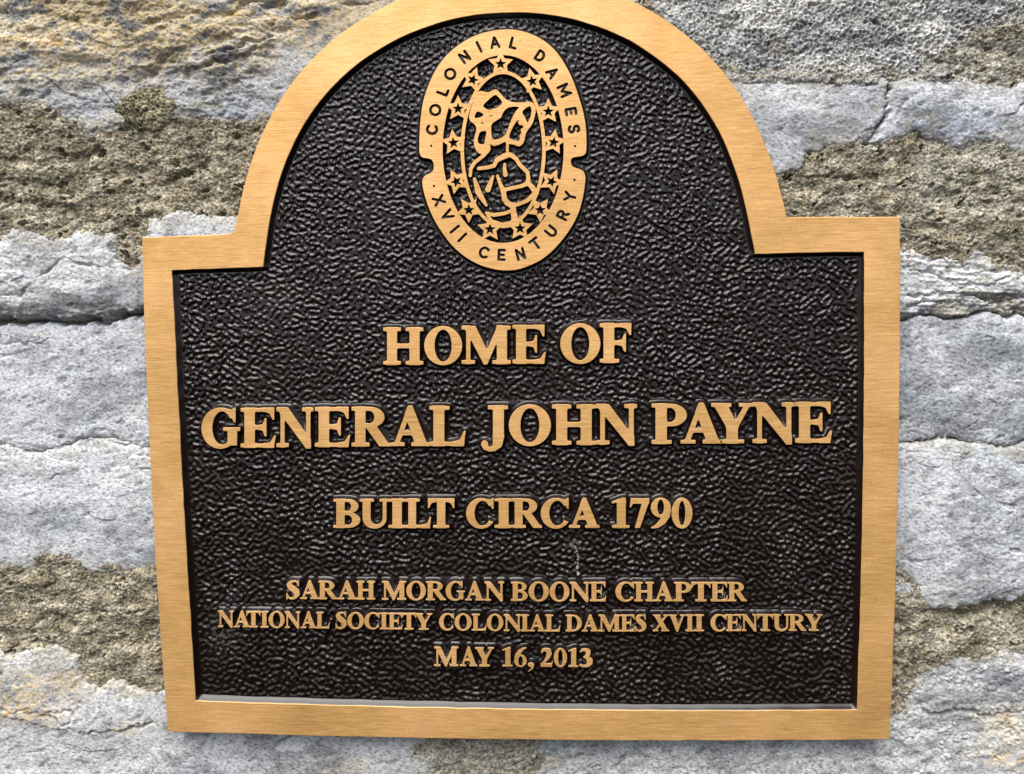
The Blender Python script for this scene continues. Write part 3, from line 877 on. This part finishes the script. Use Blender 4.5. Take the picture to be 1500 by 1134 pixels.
c_a = nz(41, 3.2, 16, 0.7, 1.6, -10)
c_b = nz(42, 12, 90, 1.0, 1.8, 10)
c_c = nz(43, 60, 500, 1.2, 1.6, 0)
c_d = nz(44, 3.1, 9, 0.3, 2.2, -14)
c_e = nz(45, 3.2, 9, 0.2)
bed = nz(46, 5, 60, 1.0, 9.0, -3)
flake = nz(51, 22, 200, 1.2, 2.4, -12)
fl_mask = nz(52, 60, 400, 1.0, 1.4, 0)

def sdf_up(pts):
    """distance to a warped polygon on the whole grid (coarse inside, refined by interpolation)"""
    st = 3
    X = (GX + warp_x)[::st, ::st]; Y = (GY + warp_y)[::st, ::st]
    P = np.array(pts, float)
    bx0, by0 = P.min(0) - 60; bx1, by1 = P.max(0) + 60
    D = np.full(X.shape, 60.0)
    mk = (X > bx0) & (X < bx1) & (Y > by0) & (Y < by1)
    D[mk] = d_poly(X[mk], Y[mk], P)
    # bilinear upsample
    jj = np.arange(NV) / st; ii = np.arange(NU) / st
    j0 = np.minimum(jj.astype(int), D.shape[0] - 2); i0 = np.minimum(ii.astype(int), D.shape[1] - 2)
    b = np.clip(jj - j0, 0, 1)[:, None]; a = np.clip(ii - i0, 0, 1)[None, :]
    A_ = D[j0][:, i0]; B_ = D[j0][:, i0 + 1]; C_ = D[j0 + 1][:, i0]; E_ = D[j0 + 1][:, i0 + 1]
    return ((A_ * (1 - a) + B_ * a) * (1 - b) + (C_ * (1 - a) + E_ * a) * b).astype(np.float32)

def line_dist(pts, pad=60, wf=1.0):
    P = np.array(pts, float)
    out = np.full((NV, NU), 99.0, np.float32)
    i0, i1 = np.searchsorted(gu, (P[:, 0].min() - pad, P[:, 0].max() + pad)); j0, j1 = np.searchsorted(gv, (P[:, 1].min() - pad, P[:, 1].max() + pad))
    s = (slice(j0, j1), slice(i0, i1))
    X = GX[s] + wf * (warp_x[s] * .5); Y = GY[s] + wf * (warp_y[s] + .8 * n_fine[s])
    out[s] = d_path(X, Y, [(a, b) for a, b in pts], 0.0)
    return out

def signed_above(pts):
    """how far (px) a grid point lies below a left-to-right line; negative above it"""
    P = np.array(pts, float)
    return (GY + warp_y - np.interp(GX + warp_x * .5, P[:, 0], P[:, 1])).astype(np.float32)

# shared edges
LB = -1100; RB = 2700
stones = {
 'A': [(LB, -900), (700, -900), (660, 40), (480, 195), (400, 180), (330, 182), (270, 178), (215, 190), (165, 196), (125, 206), (110, 184), (60, 156), (0, 161), (-200, 170), (LB, 165)],
 'B': [(LB, 360), (-200, 345), (0, 350), (28, 331), (60, 346), (115, 340), (168, 342), (176, 384), (196, 394), (209, 386), (212, 345), (225, 318), (262, 308), (300, 312), (352, 320), (440, 330), (440, 455), (212, 451), (150, 465), (80, 469), (0, 466), (-300, 470), (LB, 465)],
 'C': [(LB, 475), (-300, 480), (0, 475), (80, 479), (150, 474), (215, 460), (440, 458), (440, 652), (215, 651.5), (150, 639), (100, 649), (60, 661), (0, 649), (-300, 656), (LB, 651)],
 'D': [(LB, 652), (-300, 657), (0, 650), (60, 662), (100, 650), (150, 640), (215, 652.5), (440, 653), (440, 838), (225, 832), (185, 836), (140, 842), (100, 828), (70, 825), (45, 832), (0, 840), (-300, 850), (LB, 845)],
 'E': [(LB, 955), (-300, 945), (0, 950), (50, 951), (90, 947), (118, 960), (112, 985), (122, 996), (150, 1004), (172, 996), (200, 1003), (240, 1006), (400, 1010), (560, 1030), (612, 1060), (632, 1082), (618, 1098), (650, 1114), (636, 1134), (656, 1180), (628, 1300), (640, 2100), (LB, 2100)],
 'F': [(780, 1040), (1200, 1035), (1310, 1030), (1322, 1000), (1345, 968), (1400, 950), (1460, 942), (1500, 943), (1800, 950), (RB, 945), (RB, 2100), (800, 2100), (790, 1300), (796, 1180), (770, 1134), (796, 1112), (768, 1092), (790, 1070)],
 'G': [(800, -900), (RB, -900), (RB, 30), (1600, 45), (1500, 48), (1440, 58), (1400, 74), (1384, 90), (1396, 112), (1330, 121), (1250, 121), (1180, 118), (1080, 116), (950, 80)],
 'H': [(1050, 116), (1180, 118), (1250, 121), (1305, 119), (1294, 160), (1268, 206), (1240, 215), (1185, 225), (1165, 255), (1100, 258)],
 'K': [(1306, 119), (1400, 110), (1500, 124), (1700, 118), (RB, 120), (RB, 225), (1700, 232), (1500, 228), (1478, 214), (1440, 204), (1400, 216), (1340, 196), (1290, 214), (1270, 208), (1295, 160)],
 'L': [(1200, 372), (1320, 365), (1355, 369), (1400, 373), (1415, 367), (1450, 376), (1490, 387), (1600, 380), (1800, 388), (RB, 384), (RB, 454), (1500, 457), (1430, 453), (1400, 463), (1320, 462), (1200, 462)],
 'M': [(1200, 468), (1320, 468), (1400, 468), (1430, 459), (1500, 462), (RB, 460), (RB, 645), (1500, 643), (1470, 650), (1420, 648), (1380, 641), (1320, 649), (1200, 650)],
 'P': [(1200, 652), (1320, 651), (1380, 643), (1420, 650), (1470, 652), (1500, 645), (RB, 647), (RB, 875), (1700, 862), (1500, 868), (1450, 880), (1400, 890), (1368, 888), (1345, 876), (1330, 850), (1318, 832), (1200, 830)],
 'Q': [(1290, 846), (1318, 849), (1336, 861), (1334, 871), (1318, 874), (1290, 872)],
 'R': [(1318, 878), (1336, 873), (1353, 889), (1340, 893), (1316, 892)],
}
LUMP = [(180, 150), (192, 136), (215, 130), (240, 134), (262, 150), (266, 166), (252, 182), (232, 190), (210, 186), (190, 172)]

# heights, in pixels of 0.28 mm
ochre = np.zeros((NV, NU), np.float32)
def blob(cx, cy, rx, ry):
    return np.exp(-(((GX + 2 * warp_x - cx) / rx) ** 2 + ((GY + 2 * warp_y - cy) / ry) ** 2))
yel = (sstep(150, 40, GY + 0.06 * (GX - 250) + 24 * c_b) * sstep(700, 560, GX) * .9 + blob(40, 1000, 60, 26) + .8 * blob(20, 1035, 60, 22) + .5 * blob(190, 1062, 40, 12)
       + .7 * blob(1470, 1110, 40, 14) + .35 * blob(500, 1120, 50, 20) + .5 * blob(90, 60, 200, 60) + .5 * blob(1490, 1060, 60, 30))
yel = np.clip(yel, 0, 1) * sstep(-1.6, .5, c_b + .5 * c_a)
blue = np.clip(blob(330, 165, 260, 40) + blob(60, 130, 130, 30) + .8 * blob(1420, 190, 90, 30), 0, 1)

crack = np.zeros((NV, NU), np.float32)
def add_crack(pts, depth, w, wf=1.0):
    global crack
    d = line_dist(pts, 30, wf)
    ends = np.minimum(np.hypot(GX - pts[0][0], GY - pts[0][1]), np.hypot(GX - pts[-1][0], GY - pts[-1][1]))
    depth = depth * (.15 + .85 * sstep(0, 16, ends)) * (.75 + .25 * np.clip(n_lump, -2, 2))
    crack += 1.6 * depth * np.exp(-(d / np.maximum(1.1, .75 * w * (1 + .35 * np.clip(n_lump, -1.5, 1.5)))) ** 2)
add_crack([(102, 22), (108, 45), (114, 70)], 3.0, .8, .3)
add_crack([(146, 122), (160, 142), (178, 162), (193, 178)], 4.5, .9, .3)
add_crack([(1336, 144), (1322, 156), (1306, 182)], 2.2, 2.6)
add_crack([(65, 412), (82, 388), (95, 378), (120, 388), (160, 394), (205, 393)], 4, 1.6)
add_crack([(60, 408), (40, 430), (0, 440)], 3, 2)
add_crack([(0, 380), (15, 378), (30, 388)], 3, 2.5)
add_crack([(0, 500), (40, 500), (60, 502), (85, 498)], 3, 1.6)
add_crack([(160, 646), (180, 652), (195, 651)], 6, 1.6)
add_crack([(0, 1030), (20, 1035), (60, 1034), (85, 1042), (95, 1056), (110, 1052), (112, 1040), (100, 1035), (70, 1034)], 6, 1.8)
add_crack([(105, 1060), (120, 1068), (135, 1070), (145, 1066), (160, 1072), (180, 1066), (215, 1062), (245, 1054)], 8, 1.8)
add_crack([(1320, 400), (1360, 402), (1385, 410), (1400, 420), (1430, 412), (1500, 405), (1700, 408), (2000, 400)], 6, 2.4)
add_crack([(1320, 432), (1350, 438), (1400, 432), (1450, 438), (1500, 434), (1700, 440), (2000, 436)], 7, 2.4)
add_crack([(1320, 448), (1360, 446), (1420, 448), (1500, 452), (1600, 450)], 6, 2)
add_crack([(1438, 492), (1452, 496)], 6, 1.5)
add_crack([(1384, 656), (1405, 664), (1430, 662)], 3, 1.5)
add_crack([(1488, 674), (1498, 682)], 10, 4)
add_crack([(1320, 815), (1340, 822), (1365, 818)], 6, 5)
add_crack([(380, 18), (400, 12), (430, 14)], 8, 6); add_crack([(430, 38), (455, 34), (470, 36)], 8, 3.5); add_crack([(300, 84), (340, 74), (380, 66), (410, 58)], 5, 2.2)
add_crack([(345, 25), (370, 6), (400, 4)], 6, 4); add_crack([(498, 16), (515, 14), (545, 10), (560, 8)], 8, 3)
add_crack([(290, 100), (330, 96), (390, 78)], 4, 3)
add_crack([(1320, 944), (1335, 955), (1350, 958)], 3, 3)
add_crack([(1340, 1036), (1365, 1048), (1400, 1042), (1460, 1048), (1500, 1040), (1700, 1045)], 6, 3)
add_crack([(1390, 64), (1410, 68), (1440, 62), (1470, 46), (1500, 42)], 9, 5)
add_crack([(1225, 238), (1245, 236), (1262, 230)], 6, 4)
add_crack([(-480, 560), (-200, 550), (-60, 562)], 4, 2); add_crack([(-480, 740), (-200, 750), (-30, 742)], 4, 2); add_crack([(1560, 760), (1750, 770), (1980, 758)], 4, 2)

base_h = dict(A=9, B=7, C=5, D=5, E=5, F=4, G=5, H=8, K=8, L=6, M=6, P=8, Q=11, R=10)
crown = dict(A=5, B=11, C=4, D=5, E=6, F=4, G=5, H=4, K=6, L=8, M=4, P=10, Q=3, R=2)
roughness = dict(A=1.7, B=.9, C=.62, D=.55, E=.7, F=.7, G=1.7, H=.65, K=.85, L=1.5, M=.7, P=.8, Q=.6, R=.8)

# mortar joints
mort = 3.0 + 1.9 * n_mid + .9 * n_lump + .75 * n_sand + .45 * n_grain
mort -= 6.0 * sstep(1.2, 2.5, n_pit) + 5.0 * sstep(1.5, 2.6, n_sand)
mort -= 16.0 * sstep(2.0, 2.7, n_lump + .5 * n_sand)
mort += 3.0 * (blob(60, 175, 90, 25)) + 4 * sstep(330, 250, GY) * sstep(205, 250, GY) * 0
lump_d = (np.hypot((GX - 222) / 42, (GY - 160) / 29) - 1) * 30 + 3.0 * n_lump + 1.5 * n_sand
# ledges in the big left bed: shaded undercuts
for pts, dep, w in ([(-300, 222), (0, 232), (60, 240), (130, 232)], 7, 7), ([(-300, 262), (0, 265), (60, 268), (110, 285)], 5, 5), ([(230, 275), (262, 262), (300, 240)], 6, 5), \
                   ([(150, 225), (160, 250), (170, 256)], 6, 5), ([(1165, 262), (1240, 262), (1290, 262)], 3, 4), ([(-300, 285), (0, 290), (70, 300)], 4, 5):
    mort -= dep * np.exp(-(line_dist(pts, 50) / (w * (1 + .3 * n_lump))) ** 2)
# under the lower right stone the bed is recessed
mort -= 7 * np.exp(-((signed_above([(1310, 884), (1400, 900), (1500, 885), (1980, 880)]) - 4) / 14) ** 2) * sstep(1320, 1400, GX)
mort -= 3 * sstep(0, 1, blob(690, 1110, 120, 40))

def smear(h): return h

alldist = {}
for k, pts in stones.items():
    alldist[k] = sdf_up(pts)
    # ragged edges
    alldist[k] = alldist[k] + (1.2 if k in 'CDMPQR' else 2.2) * np.clip(n_lump, -2, 2) * .5 + .7 * n_sand * (.5 if k in 'CDM' else 1)

def joint(a, b, depth, reach):
    global mort
    d = np.maximum(alldist[a], 0) + np.maximum(alldist[b], 0)
    mort = mort - depth * np.exp(-(d / reach) ** 2)
joint('B', 'C', 44, 14); joint('C', 'D', 45, 12); joint('L', 'M', 40, 12); joint('M', 'P', 45, 12); joint('H', 'K', 40, 9)
seam = np.exp(-((np.maximum(alldist['G'], 0) + np.maximum(np.minimum(alldist['H'], alldist['K']), 0)) / 9) ** 2)
mort += 4.0 * seam

# never through the plaque
def upsample(D, st):
    jj = np.arange(NV) / st; ii = np.arange(NU) / st
    j0 = np.minimum(jj.astype(int), D.shape[0] - 2); i0 = np.minimum(ii.astype(int), D.shape[1] - 2)
    b = (jj - j0)[:, None]; a = (ii - i0)[None, :]
    return ((D[j0][:, i0] * (1 - a) + D[j0][:, i0 + 1] * a) * (1 - b) + (D[j0 + 1][:, i0] * (1 - a) + D[j0 + 1][:, i0 + 1] * a) * b).astype(np.float32)
plq = upsample(d_poly(GX[::4, ::4], GY[::4, ::4], OUTER[::2]), 4)
HMAX = 9.0                                         # px: stays under the plaque's back near it
def limit(h):
    soft = np.where(h > HMAX - 3, HMAX - 3 + 3 * np.tanh((h - HMAX + 3) / 6), h)
    return np.where(plq < 14, soft, h + (soft - h) * sstep(60, 14, plq))

def lerp(a, b, t): return a + (b - a) * t[..., None]
col = lambda *c: np.array(c, np.float32)

def stone_height(k):
    d = -alldist[k]
    R_ = roughness[k]
    ins = np.maximum(d, 0)
    h = base_h[k] - 9 + crown[k] * (1 - np.exp(-ins / 22)) + (2.8 if k in 'CDMP' else 4.5) * (1 - np.exp(-ins / 2.4)) + (1.7 if k in 'CDMP' else 0)
    h = h + R_ * (1.0 * n_mid + .30 * n_fine + .28 * n_grain) + 1.5 * n_big
    h = h - R_ * 1.5 * sstep(.8, 2.2, n_pit) * (.5 + .5 * sstep(-1, 1, c_b))
    fm = sstep(.1, 1.0, fl_mask) * (.5 if k in 'CM' else 1.0)
    h = h + fm * (1.8 * sstep(-.10, .10, flake) - 2.4 * np.exp(-((flake + .06) / .045) ** 2))
    if k == 'L': h = h + 1.3 * bed
    if k in 'AB': h = h + .3 * bed
    if k == 'G': h = h + .9 * n_sand + .7 * n_lump - 4 * sstep(1.2, 2.4, -n_sand) + .5 * n_grain
    if k == 'F': h = h + .9 * n_sand * sstep(-.5, .8, c_b) + .8 * n_lump
    if k == 'A':
        for pts_, dep_, w_ in ([(200, 118), (262, 84), (330, 60), (430, 50)], 5, 6), ([(-480, 40), (0, 20), (120, 34), (230, 20)], 4, 7), ([(0, 118), (60, 104), (110, 92), (180, 96)], 3.5, 6), ([(300, 142), (360, 118), (400, 112)], 4, 5), ([(230, 40), (300, 28), (340, 30)], 5, 5):
            h = h - dep_ * np.exp(-(line_dist(pts_, 40) / (w_ * (1 + .35 * np.clip(n_lump, -1.5, 1.5)))) ** 2)
    if k == 'A': # shelf: the ochre upper bed stands proud of the blue-grey one
        h = h + 3 * sstep(30, -30, signed_above([(-480, 60), (0, 95), (250, 90), (420, 110), (700, 90)])) + .8 * n_lump
    if k == 'B': # leans out towards its lower edge, then rolls under
        h = h + 5 * np.exp(-((signed_above([(-480, 440), (0, 440), (80, 444), (215, 430)])) / 26) ** 2)
    if k == 'P':
        h = h + 4 * np.exp(-((signed_above([(1200, 780), (1320, 775), (1400, 820), (1980, 815)])) / 60) ** 2)
    if k == 'E':
        h = h + 3.5 * sstep(2, -2, signed_above([(-480, 1040), (0, 1040), (95, 1060), (120, 1068), (160, 1072), (245, 1056), (640, 1070)]))
    h = h - crack
    h = h - np.maximum(-d, 0) * 6.0
    return limit(h)

def stone_colour(k):
    g = c_a * .4 + c_b * .65 + c_c * .7
    t = sstep(-2.3, 1.3, g)
    dark, light = {'A': (col(.14, .135, .13), col(.53, .52, .50)), 'B': (col(.25, .25, .255), col(.59, .588, .585)),
                   'G': (col(.42, .42, .42), col(.78, .78, .77)), 'H': (col(.30, .30, .31), col(.58, .58, .58)), 'K': (col(.26, .27, .29), col(.62, .62, .63)),
                   'E': (col(.24, .24, .245), col(.56, .56, .56)), 'F': (col(.28, .28, .28), col(.585, .58, .565)),
                   'L': (col(.27, .27, .28), col(.68, .675, .68))}.get(k, (col(.27, .275, .288), col(.60, .605, .615)))
    c = lerp(dark, light, t)
    # short dark mineral flecks
    fl = sstep(.8, 1.9, c_d + .5 * c_a) * .62
    c = c * (1 - fl[..., None] * col(.8, .75, .70))
    c = c * (1 - .45 * sstep(1.1, 2.2, n_pit)[..., None])
    if k in 'AEFKG':
        b_ = blue * (.45 + .35 * sstep(-1, 1, c_b)) * (k in 'AK')
        c = lerp(c, c * col(.62, .68, .80), np.clip(b_, 0, 1))
        y_ = yel * (.35 + .55 * sstep(-1.2, 1.2, c_a))
        c = lerp(c, c * .52 + col(.43, .29, .075) * .72, np.clip(y_ * 2.0, 0, 1))
        rust = sstep(.9, 2.0, c_b * .8 + bed * .5) * y_
        c = lerp(c, np.broadcast_to(col(.36, .22, .06), c.shape), np.clip(rust, 0, .8))
    slate = sstep(.2, 1.6, -c_c + .5 * c_b)
    c = lerp(c, c * col(.72, .76, .84), slate * .4)
    # sandy mortar wash near its edges
    e_ = sstep(26, 0, -alldist[k] + 12 * c_b + 5 * c_a) * (0 if k in 'CM' else (.35 if k in 'BDPHK' else .75))
    c = lerp(c, col(.46, .425, .34) * (1 + .18 * c_a[..., None]), np.clip(e_, 0, 1))
    return c

def mortar_colour():
    t = sstep(-1.8, 1.8, n_lump * .5 + c_b * .7 + c_a * .5)
    c = lerp(col(.19, .168, .118), col(.47, .43, .335), t)
    grey = np.clip(sstep(1150, 1300, GX) * sstep(420, 250, GY) * .55 + .35 * blob(1400, 930, 100, 30), 0, 1)
    c = lerp(c, c * .5 + col(.26, .26, .24), np.clip(grey * 1.6 * sstep(-1.2, 1.0, c_c + c_b), 0, 1))
    c = lerp(c, c * .5 + col(.22, .22, .215), np.clip(1.0 * blob(700, 1110, 110, 40) + .8 * blob(1450, 90, 90, 40), 0, .8))
    c = lerp(c, c * 0 + col(.40, .40, .39), np.clip(1.3 * seam, 0, 1))
    g1 = sstep(1.25, 2.3, c_d); c = lerp(c, np.broadcast_to(col(.52, .50, .43), c.shape), g1 * .8)
    g2 = sstep(1.6, 2.5, c_e); c = lerp(c, np.broadcast_to(col(.50, .33, .14), c.shape), g2 * .8)
    g3 = sstep(1.15, 2.2, -c_e); c = c * (1 - .62 * g3[..., None])
    g4 = sstep(1.4, 2.3, -c_d); c = c * (1 - .5 * g4[..., None] * col(.6, .8, 1))
    return c

# index lines: fine inside the picture, coarser beyond it
def line_idx(n, vals, lo, hi, st):
    out = []; i = 0
    while i < n:
        out.append(i); i += 1 if lo <= vals[i] <= hi else st
    return np.array(out)
iu = line_idx(NU, gu, -25, 1525, 5); iv = line_idx(NV, gv, -25, 1160, 5)
sub = np.ix_(iv, iu)
WX, WY = at(GX[sub], GY[sub], WALL_Z)
hidden = plq[sub] < -34

wall = empty('stone_wall', 'old pale limestone wall with sandy brown mortar beds behind the bronze plaque', 'wall',
             (0.0, 0.05, 0.9))

def grid_mesh(name, H, colour, mask, mats, kind=None, parent=None):
    nv, nu = WX.shape
    z = WALL_Z + H[sub] * PX
    # shift each point along its own normal only: traced position stays at the wall plane
    W = world_pts(WX, WY, z).reshape(-1, 3)
    idx = np.arange(nv * nu).reshape(nv, nu)
    cell = mask[:-1, :-1] | mask[1:, :-1] | mask[1:, 1:] | mask[:-1, 1:]
    hid = hidden[:-1, :-1] & hidden[1:, 1:]
    cell &= ~hid
    F = np.stack([idx[:-1, :-1], idx[1:, :-1], idx[1:, 1:], idx[:-1, 1:]], -1)[cell]
    used = np.zeros(nv * nu, bool); used[F] = True
    mp = np.cumsum(used) - 1
    o = mesh_from(name, W[used], mp[F], mats, smooth=True, attrs={'rock_colour': colour[sub].reshape(-1, 3)[used]})
    if kind: o['kind'] = kind
    keep(o, parent if parent is not None else wall)
    return o

STONE_LABEL = {'A': 'ochre stained blue-grey stone at the upper left', 'G': 'rough grey stone with a cement skin', 'L': 'thin layered stone with split beds',
               'E': 'pale stone with a rusty flaked corner', 'Q': 'small stone chip', 'R': 'small stone chip'}
amin = np.full((NV, NU), 60.0, np.float32)
for k in stones:
    H = stone_height(k)
    mk = (alldist[k] < 5)[sub]
    o = grid_mesh('stone', H, stone_colour(k), mk, [CEMENT if k == 'G' else STONE])
    if k in 'AGLE': o['label'] = STONE_LABEL[k]
    amin = np.minimum(amin, alldist[k])
mc = mortar_colour()
grid_mesh('mortar', limit(mort), mc, (amin > -12)[sub], [MORTAR], kind='stuff')
lump_h = 9 + 4.5 * (1 - np.exp(-np.maximum(-lump_d, 0) / 9)) + 1.5 * n_sand + 1.2 * n_grain + 1.3 * n_lump - np.maximum(lump_d, 0) * 2.0 - 3 * sstep(1, 2, n_sand)
grid_mesh('mortar_lump', lump_h, mc * col(.95, .95, .85), (lump_d < 8)[sub], [MORTAR])
